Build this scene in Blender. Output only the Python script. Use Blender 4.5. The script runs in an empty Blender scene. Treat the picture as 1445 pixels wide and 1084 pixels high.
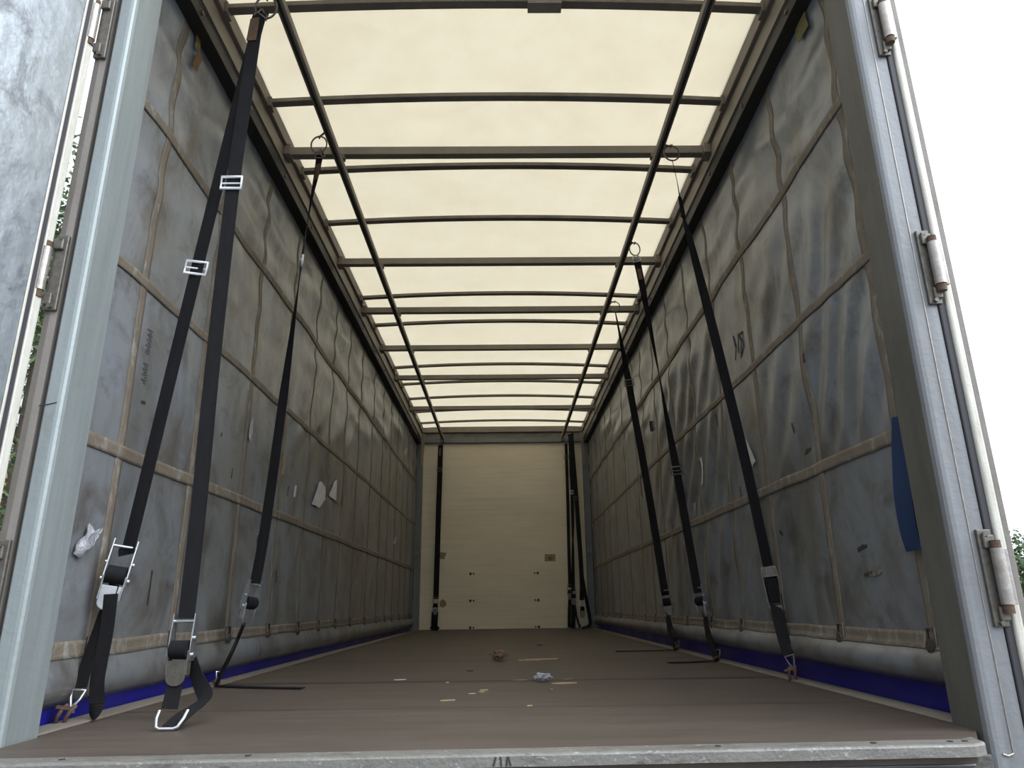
import bpy, bmesh, math, random
from mathutils import Vector, Matrix, noise
random.seed(7)
S = bpy.context.scene
C = S.collection

# ------------------------------------------------------------------ camera
W_, H_ = 1445, 1084
cam_d = bpy.data.cameras.new('camera'); cam = bpy.data.objects.new('camera', cam_d); C.objects.link(cam)
S.camera = cam
yaw, pitch, roll = .0125, .3023, -.0120
fwd = Vector((math.sin(yaw)*math.cos(pitch), math.cos(yaw)*math.cos(pitch), math.sin(pitch)))
rgt = Vector((math.cos(yaw), -math.sin(yaw), 0)); up = rgt.cross(fwd)
r2 = rgt*math.cos(roll) + up*math.sin(roll); u2 = -rgt*math.sin(roll) + up*math.cos(roll)
M = Matrix((r2, u2, -fwd)).transposed().to_4x4(); M.translation = Vector((.0201, -2.0503, .3104))
cam.matrix_world = M
cam_d.sensor_width = 36; cam_d.lens = 1005.3*36/W_; cam_d.clip_start = .05; cam_d.clip_end = 500

# ------------------------------------------------------------------ world, sun, exposure
w = bpy.data.worlds.new('sky'); S.world = w; w.use_nodes = True
nt = w.node_tree; nt.nodes.clear()
out = nt.nodes.new('ShaderNodeOutputWorld'); bg = nt.nodes.new('ShaderNodeBackground')
tc = nt.nodes.new('ShaderNodeTexCoord'); sx = nt.nodes.new('ShaderNodeSeparateXYZ')
rp = nt.nodes.new('ShaderNodeValToRGB'); nt.links.new(tc.outputs['Generated'], sx.inputs[0])
nt.links.new(sx.outputs['Z'], rp.inputs[0])
rp.color_ramp.elements[0].position = .05; rp.color_ramp.elements[0].color = (.315, .34, .37, 1)   # pale overcast, brightest overhead
rp.color_ramp.elements[1].position = .95; rp.color_ramp.elements[1].color = (.86, .93, 1.0, 1)
nt.links.new(rp.outputs[0], bg.inputs[0])
mm = nt.nodes.new('ShaderNodeMath'); mm.operation = 'MULTIPLY_ADD'; mm.inputs[1].default_value = 2.4; mm.inputs[2].default_value = 3.35
nt.links.new(sx.outputs['X'], mm.inputs[0]); nt.links.new(mm.outputs[0], bg.inputs[1])
nt.links.new(bg.outputs[0], out.inputs[0])
sun_d = bpy.data.lights.new('sun', 'SUN'); sun_d.energy = 1.8; sun_d.angle = math.radians(40); sun_d.color = (.93, .97, 1.0)
sun = bpy.data.objects.new('sun', sun_d); C.objects.link(sun)
sun.rotation_euler = Vector((1.0, -.5, .8)).to_track_quat('Z', 'Y').to_euler()
S.view_settings.view_transform = 'Standard'; S.view_settings.look = 'None'
S.view_settings.exposure = 0.0; S.view_settings.gamma = 1; S.view_settings.use_curve_mapping = False

# ------------------------------------------------------------------ materials
def mat(name, col, rough=.6, metal=0., var=None, amount=.5, scale=(3, 3, 3), bump=0., bscale=40., detail=6,
        lo=.35, hi=.7, spec=.5):
    m = bpy.data.materials.new(name); m.use_nodes = True; t = m.node_tree; N = t.nodes; L = t.links
    b = N['Principled BSDF']; b.inputs['Roughness'].default_value = rough; b.inputs['Metallic'].default_value = metal
    b.inputs['Specular IOR Level'].default_value = spec
    b.inputs['Base Color'].default_value = (*col, 1)
    tcn = N.new('ShaderNodeTexCoord')
    if var is not None:
        mp = N.new('ShaderNodeMapping'); mp.inputs['Scale'].default_value = scale
        L.new(tcn.outputs['Object'], mp.inputs[0])
        nz = N.new('ShaderNodeTexNoise'); nz.inputs['Scale'].default_value = 1; nz.inputs['Detail'].default_value = detail
        nz.inputs['Roughness'].default_value = .65
        L.new(mp.outputs[0], nz.inputs[0])
        cr = N.new('ShaderNodeValToRGB'); cr.color_ramp.elements[0].position = lo; cr.color_ramp.elements[1].position = hi
        L.new(nz.outputs[0], cr.inputs[0])
        mu = N.new('ShaderNodeMath'); mu.operation = 'MULTIPLY'; mu.inputs[1].default_value = amount
        L.new(cr.outputs[0], mu.inputs[0])
        mx = N.new('ShaderNodeMix'); mx.data_type = 'RGBA'
        mx.inputs[6].default_value = (*col, 1); mx.inputs[7].default_value = (*var, 1)
        L.new(mu.outputs[0], mx.inputs[0]); L.new(mx.outputs[2], b.inputs['Base Color'])
    if bump:
        n2 = N.new('ShaderNodeTexNoise'); n2.inputs['Scale'].default_value = bscale; n2.inputs['Detail'].default_value = 4
        L.new(tcn.outputs['Object'], n2.inputs[0])
        bp = N.new('ShaderNodeBump'); bp.inputs['Strength'].default_value = bump; bp.inputs['Distance'].default_value = .01
        L.new(n2.outputs[0], bp.inputs['Height']); L.new(bp.outputs[0], b.inputs['Normal'])
    return m

def layer(m, col, scale, lo, hi, amount, detail=8, dist=0.):
    """another patch of dirt over a material's base colour"""
    t = m.node_tree; N = t.nodes; L = t.links; b = N['Principled BSDF']
    src = b.inputs['Base Color'].links[0].from_socket if b.inputs['Base Color'].links else None
    tcn = N.new('ShaderNodeTexCoord'); mp = N.new('ShaderNodeMapping'); mp.inputs['Scale'].default_value = scale
    mp.inputs['Location'].default_value = (random.random()*9, random.random()*9, random.random()*9)
    L.new(tcn.outputs['Object'], mp.inputs[0]); nz = N.new('ShaderNodeTexNoise'); nz.inputs['Scale'].default_value = 1
    nz.inputs['Detail'].default_value = detail; nz.inputs['Roughness'].default_value = .7; nz.inputs['Distortion'].default_value = dist
    L.new(mp.outputs[0], nz.inputs[0])
    cr = N.new('ShaderNodeMapRange'); cr.inputs[1].default_value = lo; cr.inputs[2].default_value = hi
    cr.inputs[3].default_value = 0; cr.inputs[4].default_value = amount; L.new(nz.outputs[0], cr.inputs[0])
    mx = N.new('ShaderNodeMix'); mx.data_type = 'RGBA'; mx.inputs[7].default_value = (*col, 1)
    if src: L.new(src, mx.inputs[6])
    else: mx.inputs[6].default_value = b.inputs['Base Color'].default_value
    L.new(cr.outputs[0], mx.inputs[0]); L.new(mx.outputs[2], b.inputs['Base Color'])
    return m

MT = {}
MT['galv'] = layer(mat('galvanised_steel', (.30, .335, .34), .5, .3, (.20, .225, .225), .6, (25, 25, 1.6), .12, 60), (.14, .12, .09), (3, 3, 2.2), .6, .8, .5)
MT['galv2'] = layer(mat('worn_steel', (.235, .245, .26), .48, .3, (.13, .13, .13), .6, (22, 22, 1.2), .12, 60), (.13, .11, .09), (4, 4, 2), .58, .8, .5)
MT['bar'] = mat('roof_bar_steel', (.20, .175, .15), .6, .1, (.09, .075, .062), .6, (5, 5, 5), .1, 80)
MT['rail'] = mat('rail_aluminium', (.25, .22, .185), .6, .1, (.14, .12, .10), .6, (3, .8, 3), .1, 80)
MT['track'] = mat('black_track', (.02, .018, .016), .6)
MT['post_back'] = mat('painted_corner_steel', (.16, .18, .19), .55, .1, (.1, .1, .1), .5, (6, 6, 2), .1, 60)
MT['blue'] = mat('blue_pvc', (.005, .004, .20), .5, 0, (.012, .012, .09), .5, (3, 3, 3), .05, 30)
MT['bluestrap'] = mat('blue_strap', (.004, .02, .07), .7)
MT['black'] = mat('black_webbing', (.008, .0075, .009), .85, 0, (.016, .015, .017), .6, (30, 30, 8), .25, 400, spec=.25)
MT['worn'] = mat('worn_brown_patch', (.13, .075, .045), .8, 0, (.06, .035, .02), .7, (60, 60, 60))
MT['zinc'] = mat('zinc_plated_steel', (.62, .64, .66), .28, .9, (.35, .36, .38), .5, (60, 60, 60))
MT['bright'] = mat('white_zinc_buckle', (.85, .87, .9), .35, .25)
MT['dull'] = mat('dull_steel', (.18, .17, .15), .5, .7, (.08, .06, .05), .6, (60, 60, 60))
MT['rust'] = mat('rusty_steel', (.14, .085, .055), .75, .3, (.05, .035, .03), .7, (50, 50, 50), .3, 200)
MT['dirty_flat'] = layer(mat('dirty_brown_grey_steel', (.22, .20, .18), .55, .25, (.13, .12, .11), .6, (30, 30, 2), .12, 60), (.07, .055, .045), (8, 8, 3), .55, .75, .6)
MT['shade_grime_steel'] = layer(mat('shade_darkened_grimy_steel', (.13, .125, .11), .6, .2, (.09, .085, .075), .6, (22, 22, 1.5), .1, 60), (.05, .045, .04), (4, 4, 2), .5, .75, .5)  # brown grime, darkened further to carry the right reveal's shade
MT['hinge'] = mat('hinge_steel', (.42, .40, .38), .35, .7, (.2, .13, .09), .5, (20, 20, 30), .1, 100)
MT['seal'] = mat('black_rubber_seal', (.035, .033, .04), .55)
MT['seal_light'] = mat('aluminium_door_edge', (.62, .60, .54), .45, .2, (.4, .37, .3), .6, (40, 40, 10), .1, 150)
MT['door_panel'] = layer(mat('shiny_door_skin', (.36, .39, .42), .33, .55, (.2, .22, .24), .6, (28, 28, 1.4), .35, 14), (.10, .10, .11), (7, 7, 5), .50, .66, .75, dist=.8)
MT['paper'] = mat('white_paper', (.62, .62, .66), .8, 0, (.45, .44, .45), .5, (30, 30, 30))
MT['tan'] = mat('tan_paper', (.30, .22, .15), .85, 0, (.18, .12, .08), .6, (30, 30, 30))
MT['plastic'] = mat('crinkled_clear_plastic', (.42, .42, .46), .3, .1, (.12, .12, .13), .7, (60, 60, 60))
MT['wood'] = mat('pale_wood_chip', (.42, .31, .18), .8, 0, (.28, .19, .11), .6, (90, 90, 90))
MT['leafd'] = mat('dry_leaf', (.20, .13, .085), .85, 0, (.09, .055, .035), .7, (60, 60, 60))
MT['orange'] = mat('orange_label', (.20, .10, .03), .7, 0, (.09, .06, .03), .7, (14, 14, 14))
MT['yellow'] = mat('yellow_label', (.17, .15, .05), .7, 0, (.09, .08, .04), .7, (14, 14, 14))
MT['faded'] = mat('faded_ink', (.11, .115, .12), .8)
MT['stain'] = mat('dark_smudge', (.035, .033, .03), .8)
MT['stain2'] = mat('ochre_scrape', (.20, .16, .11), .8)
MT['webbing'] = layer(mat('dirty_webbing', (.185, .155, .12), .8, 0, (.13, .105, .075), .8, (14, 14, 14), .3, 160), (.30, .29, .27), (22, 22, 10), .53, .66, .8)
MT['sillm'] = layer(layer(layer(mat('sill_aluminium', (.21, .20, .185), .5, .25, (.13, .12, .11), .7, (10, 30, 30), .2, 120), (.06, .05, .045), (14, 30, 40), .55, .72, .8), (.48, .48, .47), (50, 90, 120), .58, .66, .6), (.13, .07, .035), (5, 20, 20), .62, .72, .6)
MT['beamdark'] = layer(mat('rear_cross_member', (.12, .115, .11), .6, .3, (.06, .05, .045), .7, (8, 8, 8), .3, 80), (.3, .3, .3), (16, 30, 40), .6, .75, .7)

# curtain skin: grey pvc, brown grime
mc = mat('curtain_pvc', (.21, .234, .270), .32, 0, (.15, .145, .13), .7, (1.2, 1.2, 1.0), .06, 22, spec=.55)
layer(mc, (.165, .135, .095), (1.4, .9, 4.0), .46, .70, .38); layer(mc, (.035, .03, .028), (9, 9, 14), .69, .78, .75)
layer(mc, (.095, .08, .06), (2.5, 2.2, 1.1), .47, .66, .7, dist=.6); layer(mc, (.06, .05, .042), (6, 5, 5), .47, .68, .8, dist=.5); layer(mc, (.33, .33, .32), (5, 4, 9), .62, .75, .25)
MT['curtain'] = mc
# floor: brown phenolic ply with board seams
mf = layer(mat('phenolic_ply', (.095, .074, .060), .55, 0, (.058, .044, .035), .7, (1.5, 5, 3), .06, 70, spec=.35), (.12, .102, .088), (2, 14, 3), .5, .75, .45)
layer(mf, (.16, .12, .09), (40, 60, 10), .70, .76, .5); layer(mf, (.05, .04, .032), (2, 18, 3), .52, .72, .7); layer(mf, (.03, .025, .02), (14, 26, 9), .64, .74, .7); layer(mf, (.17, .14, .115), (3, 30, 9), .60, .74, .5)
t = mf.node_tree; N = t.nodes; L = t.links; b = N['Principled BSDF']
src = b.inputs['Base Color'].links[0].from_socket
tcn = N.new('ShaderNodeTexCoord'); sp = N.new('ShaderNodeSeparateXYZ'); L.new(tcn.outputs['Object'], sp.inputs[0])
prev = None
for y0, hw, am in ((1.30, .036, .9), (.453, .012, .6), (2.53, .03, .6), (3.75, .02, .5), (4.97, .02, .5), (6.2, .02, .5), (7.42, .02, .5)):
    c = N.new('ShaderNodeMath'); c.operation = 'COMPARE'; c.inputs[1].default_value = y0; c.inputs[2].default_value = hw
    L.new(sp.outputs['Y'], c.inputs[0]); m2 = N.new('ShaderNodeMath'); m2.operation = 'MULTIPLY'; m2.inputs[1].default_value = am
    L.new(c.outputs[0], m2.inputs[0])
    if prev:
        a = N.new('ShaderNodeMath'); a.operation = 'MAXIMUM'; L.new(prev, a.inputs[0]); L.new(m2.outputs[0], a.inputs[1]); prev = a.outputs[0]
    else: prev = m2.outputs[0]
mx = N.new('ShaderNodeMix'); mx.data_type = 'RGBA'; mx.inputs[7].default_value = (.025, .02, .018, 1)
L.new(prev, mx.inputs[0]); L.new(src, mx.inputs[6]); L.new(mx.outputs[2], b.inputs['Base Color'])
MT['floor'] = mf
# bulkhead: grubby white paint
mb = layer(mat('bulkhead_paint', (.74, .655, .51), .5, 0, (.62, .54, .41), .7, (.8, 2, 2), .04, 30), (.22, .19, .15), (5, 5, 12), .64, .76, .6)
layer(mb, (.36, .33, .27), (1, 1, 40), .5, .7, .3)
MT['bulk'] = mb
# translucent grp roof
m = bpy.data.materials.new('translucent_roof'); m.use_nodes = True; t = m.node_tree; N = t.nodes; L = t.links; N.clear()
o_ = N.new('ShaderNodeOutputMaterial'); tr = N.new('ShaderNodeBsdfTranslucent'); df = N.new('ShaderNodeBsdfDiffuse'); ad = N.new('ShaderNodeAddShader')
tcn = N.new('ShaderNodeTexCoord'); nz = N.new('ShaderNodeTexNoise'); nz.inputs['Scale'].default_value = 5; nz.inputs['Detail'].default_value = 12; nz.inputs['Roughness'].default_value = .75
L.new(tcn.outputs['Object'], nz.inputs[0]); cr = N.new('ShaderNodeValToRGB')
cr.color_ramp.elements[0].position = .32; cr.color_ramp.elements[0].color = (.498, .465, .395, 1)
cr.color_ramp.elements[1].position = .62; cr.color_ramp.elements[1].color = (.53, .498, .435, 1)
e = cr.color_ramp.elements.new(.74); e.color = (.52, .465, .375, 1)
L.new(nz.outputs[0], cr.inputs[0]); L.new(cr.outputs[0], tr.inputs[0]); df.inputs[0].default_value = (.32, .30, .24, 1)
L.new(tr.outputs[0], ad.inputs[0]); L.new(df.outputs[0], ad.inputs[1]); L.new(ad.outputs[0], o_.inputs[0])
MT['roof'] = m
MT['asphalt'] = mat('yard_tarmac', (.12, .12, .12), .9, 0, (.19, .185, .175), .7, (1.5, 1.5, 1.5), .3, 90)
MT['leaf'] = mat('green_leaves', (.045, .085, .025), .6, 0, (.09, .14, .04), .7, (2, 2, 2))
MT['bark'] = mat('bark', (.08, .06, .045), .9, 0, (.04, .03, .02), .6, (6, 6, 1.5), .5, 30)
MT['brick'] = mat('brick', (.28, .12, .08), .85, 0, (.18, .08, .055), .6, (5, 5, 5))
t = MT['brick'].node_tree; N = t.nodes; L = t.links; bt = N.new('ShaderNodeTexBrick'); tcn = N.new('ShaderNodeTexCoord')
mp = N.new('ShaderNodeMapping'); mp.inputs['Rotation'].default_value = (math.radians(90), 0, 0); L.new(tcn.outputs['Object'], mp.inputs[0]); L.new(mp.outputs[0], bt.inputs[0])
bt.inputs['Color1'].default_value = (.30, .12, .08, 1); bt.inputs['Color2'].default_value = (.22, .09, .06, 1); bt.inputs['Mortar'].default_value = (.3, .27, .24, 1)
bt.inputs['Scale'].default_value = 4; L.new(bt.outputs[0], N['Principled BSDF'].inputs['Base Color'])
MT['tile'] = mat('roof_tile', (.22, .09, .06), .8, 0, (.14, .06, .045), .6, (3, 3, 3), .5, 12)
MT['winglass'] = mat('window_glass', (.05, .06, .07), .1)

# ------------------------------------------------------------------ mesh helpers
class MB:
    def __init__(s): s.v = []; s.f = []; s.sm = []
    def add(s, vs, fs, smooth=False):
        k = len(s.v); s.v += [tuple(v) for v in vs]; s.f += [tuple(i+k for i in f) for f in fs]; s.sm += [smooth]*len(fs)
    def box(s, x0, x1, y0, y1, z0, z1, T=None):
        vs = [Vector((x, y, z)) for x in (x0, x1) for y in (y0, y1) for z in (z0, z1)]
        if T is not None: vs = [T @ v for v in vs]
        s.add(vs, [(0, 1, 3, 2), (4, 6, 7, 5), (0, 4, 5, 1), (2, 3, 7, 6), (0, 2, 6, 4), (1, 5, 7, 3)])
    def tube(s, pts, r, n=10, closed=False, T=None):
        pts = [Vector(p) for p in pts]
        if T is not None: pts = [T @ p for p in pts]
        m = len(pts); rs = r if isinstance(r, (list, tuple)) else [r]*m; vs = []; a = None
        for i, p in enumerate(pts):
            if closed: d = pts[(i+1) % m] - pts[i-1]
            else: d = pts[min(i+1, m-1)] - pts[max(i-1, 0)]
            d.normalize()
            if a is None:
                a = d.orthogonal().normalized()
            else:
                a = (a - a.dot(d)*d).normalized()
            bb = d.cross(a)
            vs += [p + rs[i]*(math.cos(2*math.pi*k/n)*a + math.sin(2*math.pi*k/n)*bb) for k in range(n)]
        fs = []
        for i in range(m if closed else m-1):
            j = (i+1) % m
            fs += [(i*n+k, i*n+(k+1) % n, j*n+(k+1) % n, j*n+k) for k in range(n)]
        s.add(vs, fs, True)
        if not closed:
            s.add(vs[:n], [tuple(range(n))[::-1]]); s.add(vs[-n:], [tuple(range(n))])
    def cyl(s, p0, p1, r, n=16, T=None): s.tube([p0, p1], r, n, T=T)
    def ring(s, c, R, r, n, T=None):
        """torus centred at c, plane normal n"""
        n = Vector(n).normalized(); a = n.orthogonal().normalized(); b = n.cross(a)
        s.tube([Vector(c) + R*(math.cos(t)*a + math.sin(t)*b) for t in [2*math.pi*i/28 for i in range(28)]], r, 8, True, T)
    def prism(s, poly, d0, d1, axis, T=None):
        """2d outline extruded along an axis"""
        def P(p, d):
            v = {'x': (d, p[0], p[1]), 'y': (p[0], d, p[1]), 'z': (p[0], p[1], d)}[axis]
            return T @ Vector(v) if T is not None else Vector(v)
        n = len(poly); vs = [P(p, d0) for p in poly] + [P(p, d1) for p in poly]
        s.add(vs, [tuple(range(n))[::-1], tuple(range(n, 2*n))] + [(i, (i+1) % n, (i+1) % n + n, i+n) for i in range(n)])
    def ribbon(s, pts, wd, th, ang=None, ref=(1, 0, 0)):
        """webbing: path, width, thickness, twist (degrees) per point"""
        pts = [Vector(p) for p in pts]; m = len(pts); ang = ang or [0]*m
        # smooth resample
        P = []; A = []
        for i in range(m-1):
            p0, p1, p2, p3 = pts[max(i-1, 0)], pts[i], pts[i+1], pts[min(i+2, m-1)]
            K = 8
            for k in range(K):
                t = k/K
                P.append(.5*((2*p1) + (p2-p0)*t + (2*p0-5*p1+4*p2-p3)*t*t + (3*p1-p0-3*p2+p3)*t**3)); A.append(ang[i]*(1-t)+ang[i+1]*t)
        P.append(pts[-1]); A.append(ang[-1]); vs = []; m = len(P)
        for i, p in enumerate(P):
            d = (P[min(i+1, m-1)] - P[max(i-1, 0)]).normalized(); X = Vector(ref)
            w0 = X - X.dot(d)*d
            w0.normalize(); n0 = d.cross(w0); a = math.radians(A[i])
            w = math.cos(a)*w0 + math.sin(a)*n0; n = d.cross(w)
            vs += [p+w*wd/2+n*th/2, p-w*wd/2+n*th/2, p-w*wd/2-n*th/2, p+w*wd/2-n*th/2]
        fs = [(4*i+k, 4*i+(k+1) % 4, 4*i+4+(k+1) % 4, 4*i+4+k) for i in range(m-1) for k in range(4)]
        fs += [(3, 2, 1, 0), tuple(4*(m-1)+k for k in range(4))]
        s.add(vs, fs)
    def grid(s, fn, nu, nv, smooth=True, flip=False):
        vs = [fn(i/nu, j/nv) for i in range(nu+1) for j in range(nv+1)]
        fs = [(i*(nv+1)+j, (i+1)*(nv+1)+j, (i+1)*(nv+1)+j+1, i*(nv+1)+j+1) for i in range(nu) for j in range(nv)]
        if flip: fs = [f[::-1] for f in fs]
        s.add(vs, fs, smooth)
    def build(s, name, m, parent=None, bevel=0, solid=0):
        me = bpy.data.meshes.new(name); me.from_pydata(s.v, [], s.f); me.update()
        for p, q in zip(me.polygons, s.sm): p.use_smooth = q
        bm = bmesh.new(); bm.from_mesh(me); bmesh.ops.recalc_face_normals(bm, faces=bm.faces); bm.to_mesh(me); bm.free()
        o = bpy.data.objects.new(name, me); C.objects.link(o); me.materials.append(MT[m] if isinstance(m, str) else m)
        if parent is not None:
            o.parent = parent
            root = parent
            while root.parent: root = root.parent
            off = Vector(ORIG.get(root.name, (0, 0, 0)))
            if off.length > 0:
                me.transform(Matrix.Translation(-off))
        if solid:
            d = o.modifiers.new('solid', 'SOLIDIFY'); d.thickness = solid; d.offset = 0
        if bevel:
            d = o.modifiers.new('bevel', 'BEVEL'); d.width = bevel; d.segments = 3; d.limit_method = 'ANGLE'; d.angle_limit = math.radians(40)
        return o
ORIG = {}
def tag(o, label=None, cat=None, group=None, kind=None):
    if label: o['label'] = label
    if cat: o['category'] = cat
    if group: o['group'] = group
    if kind: o['kind'] = kind
    return o
def thing(name, label, cat, loc=(0, 0, 0), group=None):
    o = bpy.data.objects.new(name, None); C.objects.link(o); o.location = loc; o.empty_display_size = .1
    ORIG[o.name] = tuple(loc)      # children are built in world coordinates and shifted to this base
    return tag(o, label, cat, group)
def struct(o): o['kind'] = 'structure'; return o

YF, YB = 0.0, 8.41        # front of curtain bay (at the rear posts) and bulkhead
XC = 1.27                 # curtain plane

# ------------------------------------------------------------------ ground, floor, roof, bulkhead
g = MB(); g.grid(lambda u, v: (-90+180*u, -60+180*v, -1.25), 4, 4); struct(g.build('ground', 'asphalt'))
f = MB(); f.box(-1.235, 1.235, -.0, YB, -.05, 0); f.prism([(-1.19, 0), (-1.19, -.315), (1.10, -.245), (1.118, -.23), (1.195, -.10), (1.195, 0)], -.045, 0, 'z'); struct(f.build('floor', 'floor'))

def roofz(x): return 2.872 + .036*(1-(x/1.25)**2)
r = MB(); r.grid(lambda u, v: (-1.25+2.5*u, -.12+8.62*v, roofz(-1.25+2.5*u) + .002*math.sin(v*80)), 40, 60)
struct(r.build('ceiling', 'roof', solid=.003))

bk = MB(); bk.box(-1.19, 1.19, YB, YB+.05, 0, 2.66); wb = struct(bk.build('wall_back', 'bulk'))
for z in (.754, .388, .03):
    for x in (-.47, -.425, .44, .485):
        q = MB(); q.cyl((x, YB-.006, z+.003), (x, YB+.004, z), .012 if abs(x) < .46 else .018, 10); q.build('bolt_head', 'stain', wb)
q = MB(); q.box(-1.19, 1.19, YB-.012, YB-.001, .0, .012); q.build('skirting_edge', 'post_back', wb)

h = thing('header_beam', 'grey steel header beam across the top of the white front bulkhead', 'beam', (0, YB-.04, 2.64))
q = MB(); q.box(-1.19, 1.19, YB-.07, YB+.09, 2.80, 2.887); q.build('upper_flange', 'rail', h, .004)
q = MB(); q.box(-1.26, 1.26, YB+.055, YB+.09, 2.72, 2.93); q.build('roof_end_plate', 'bar', h)
q = MB(); q.box(-1.19, 1.19, YB-.03, YB+.09, 2.725, 2.80); q.build('recessed_web', 'bar', h)
q = MB(); q.box(-1.19, 1.19, YB-.05, YB+.04, 2.645, 2.72); q.build('lower_channel', 'post_back', h, .006)

for s, nm in ((-1, 'left'), (1, 'right')):
    cp = thing('corner_post', 'blue-grey steel corner post at the %s edge of the white bulkhead' % nm, 'post', (s*1.22, YB-.05, 0))
    q = MB(); q.box(min(s*1.18, s*1.33), max(s*1.18, s*1.33), YB-.09, YB+.04, -.35, 2.72); q.build('post_body', 'post_back', cp, .008)
    q = MB(); q.prism([(s*1.185, 2.30), (s*1.185, 2.74), (s*1.13, 2.74)] if 0 else [(s*1.18, 2.28), (s*1.205, 2.28), (s*1.205, 2.78), (s*1.15, 2.78)], YB-.105, YB-.085, 'y'); q.build('gusset_plate', 'rail', cp)
    q = MB(); q.box(min(s*1.20, s*1.245), max(s*1.20, s*1.245), YB-.1, YB-.088, 1.03, 1.06); q.build('lashing_bracket', 'rail', cp)
    q = MB(); q.ring((s*1.222, YB-.105, 1.0), .026, .005, (0, 1, .1)); q.build('lashing_ring', 'dull', cp)
    q = MB(); q.tube([(s*1.278, YB-.1, .05+2.6*i/20) for i in range(21)], .012, 8); q.build('curtain_pole', 'track', cp)

# ------------------------------------------------------------------ side rails and roof frame
rh = thing('rear_header', 'grey steel header joining the tops of the two rear posts', 'beam', (0, -.08, 2.76))
q = MB(); q.box(-1.197, 1.197, -.143, -.101, 2.745, 2.99); q.build('header_body', 'galv2', rh, .004)

for s, nm in ((-1, 'left'), (1, 'right')):
    a = lambda x0, x1: (min(s*x0, s*x1), max(s*x0, s*x1))
    rl = thing('roof_side_rail', 'long dirty aluminium cant rail along the %s edge of the roof' % nm, 'rail', (s*1.23, 0, 2.69))
    q = MB(); q.box(*a(1.205, 1.262), -.1, YB, 2.69, 2.80); q.build('rail_body', 'rail', rl, .004)
    q = MB(); q.box(*a(1.185, 1.30), -.1, YB, 2.80, 2.885); q.build('upper_lip', 'bar', rl, .004)
    q = MB(); q.box(*a(1.197, 1.203), -.05, YB-.1, 2.69, 2.705); q.build('lower_bead', 'rail', rl, .002)
    q = MB(); q.box(*a(1.207, 1.31), -.05, YB-.1, 2.618, 2.689); q.build('curtain_track', 'track', rl, .004)  # black and widened inward, painting in the soot and shade under the rail
    for k in range(14):
        y = .3+.58*k; q = MB(); q.cyl((s*1.2065, y, 2.650), (s*1.199, y, 2.650), .010, 10); q.build('track_roller', 'dull', rl)
    # side rave on the floor edge
    sr = thing('floor_side_rail', 'grey aluminium edging strip along the %s side of the floor' % nm, 'edging', (s*1.24, 0, 0))
    q = MB(); q.box(*a(1.20, 1.262), .0, YB-.0905, .0002, .006); q.build('edging_flange', 'sillm' if 0 else 'rail', sr, .002)
    q = MB(); q.box(*a(1.2625, 1.29), .0, YB-.0905, -.12, .004); q.build('outer_rave', 'rail', sr)

ordn = ['first', 'second', 'third', 'fourth', 'fifth', 'sixth', 'seventh', 'eighth', 'ninth', 'tenth', 'eleventh']
hoopY = [.465, 1.075, 1.69, 2.30, 3.54, 4.16, 5.40, 6.02, 6.64, 7.28, 7.90]
for k, y in enumerate(hoopY):
    o = thing('roof_hoop', 'thin bowed steel roof hoop under the translucent roof, %s from the rear opening' % ordn[k], 'roof bar', (0, y, 2.82), 'bowed roof hoops')
    q = MB(); n = 32
    vs = []; fs = []
    for i in range(n+1):
        x = -1.19+2.38*i/n; z = 2.820+.036*(1-(x/1.19)**2)
        for dy, dz in ((-.022, 0), (.022, 0), (.022, .024), (-.022, .024)): vs.append((x, y+dy, z+dz))
    for i in range(n): fs += [(4*i+j, 4*i+(j+1) % 4, 4*i+4+(j+1) % 4, 4*i+4+j) for j in range(4)]
    fs += [(3, 2, 1, 0), (4*n, 4*n+1, 4*n+2, 4*n+3)]
    q.add(vs, fs); q.build('bowed_bar', 'bar', o, .003)
    for s in (-1, 1):
        q = MB(); q.box(min(s*1.17, s*1.19), max(s*1.17, s*1.19), y-.03, y+.03, 2.795, 2.85); q.build('end_bracket', 'bar', o, .002)
    if k == 0:
        q = MB(); q.box(.141, .29, y-.032, y+.026, 2.835, 2.89)
        for dx in (.155, .275):
            for dz in (2.855, 2.885): q.cyl((dx, y-.036, dz), (dx, y-.03, dz), .003, 8)
        tag(q.build('joining_plate', 'rail', o, .002), 'riveted grey joining plate')
beamY = [1.43, 2.78, 3.695, 4.64, 5.60, 6.905]
for k, y in enumerate(beamY):
    o = thing('roof_beam', 'straight box-section roof beam between the side rails, %s from the rear opening' % ordn[k], 'roof beam', (0, y, 2.75), 'straight roof beams')
    q = MB(); q.box(-1.185, 1.185, y-.022, y+.028, 2.755, 2.805); q.build('beam_tube', 'rail', o, .003)
    for s in (-1, 1):
        q = MB(); q.box(min(s*1.165, s*1.204), max(s*1.165, s*1.204), y-.045, y+.05, 2.745, 2.81); q.build('end_plate', 'rail', o, .003)
for s, nm in ((-1, 'left'), (1, 'right')):
    o = thing('strap_rail', 'long square steel tube carrying the straps under the %s side of the roof' % nm, 'rail', (s*.89, 0, 2.70), 'strap hanging tubes')
    q = MB(); q.box(s*.893-.019, s*.893+.019, -.1, YB-.06, 2.692, 2.733); q.build('square_tube', 'rail', o, .005)
    q = MB(); q.box(s*.893-.006, s*.893+.006, -.1, YB-.08, 2.685, 2.6925); q.build('slot_lip', 'track', o)
    q = MB(); q.box(s*.893-.03, s*.893+.03, YB-.075, YB-.045, 2.66, 2.76); q.build('end_bracket', 'bar', o, .003)
    for y in beamY:
        q = MB(); q.box(s*.893-.026, s*.893+.026, y-.02, y+.02, 2.7335, 2.7545); q.build('hanger_clip', 'bar', o)

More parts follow.
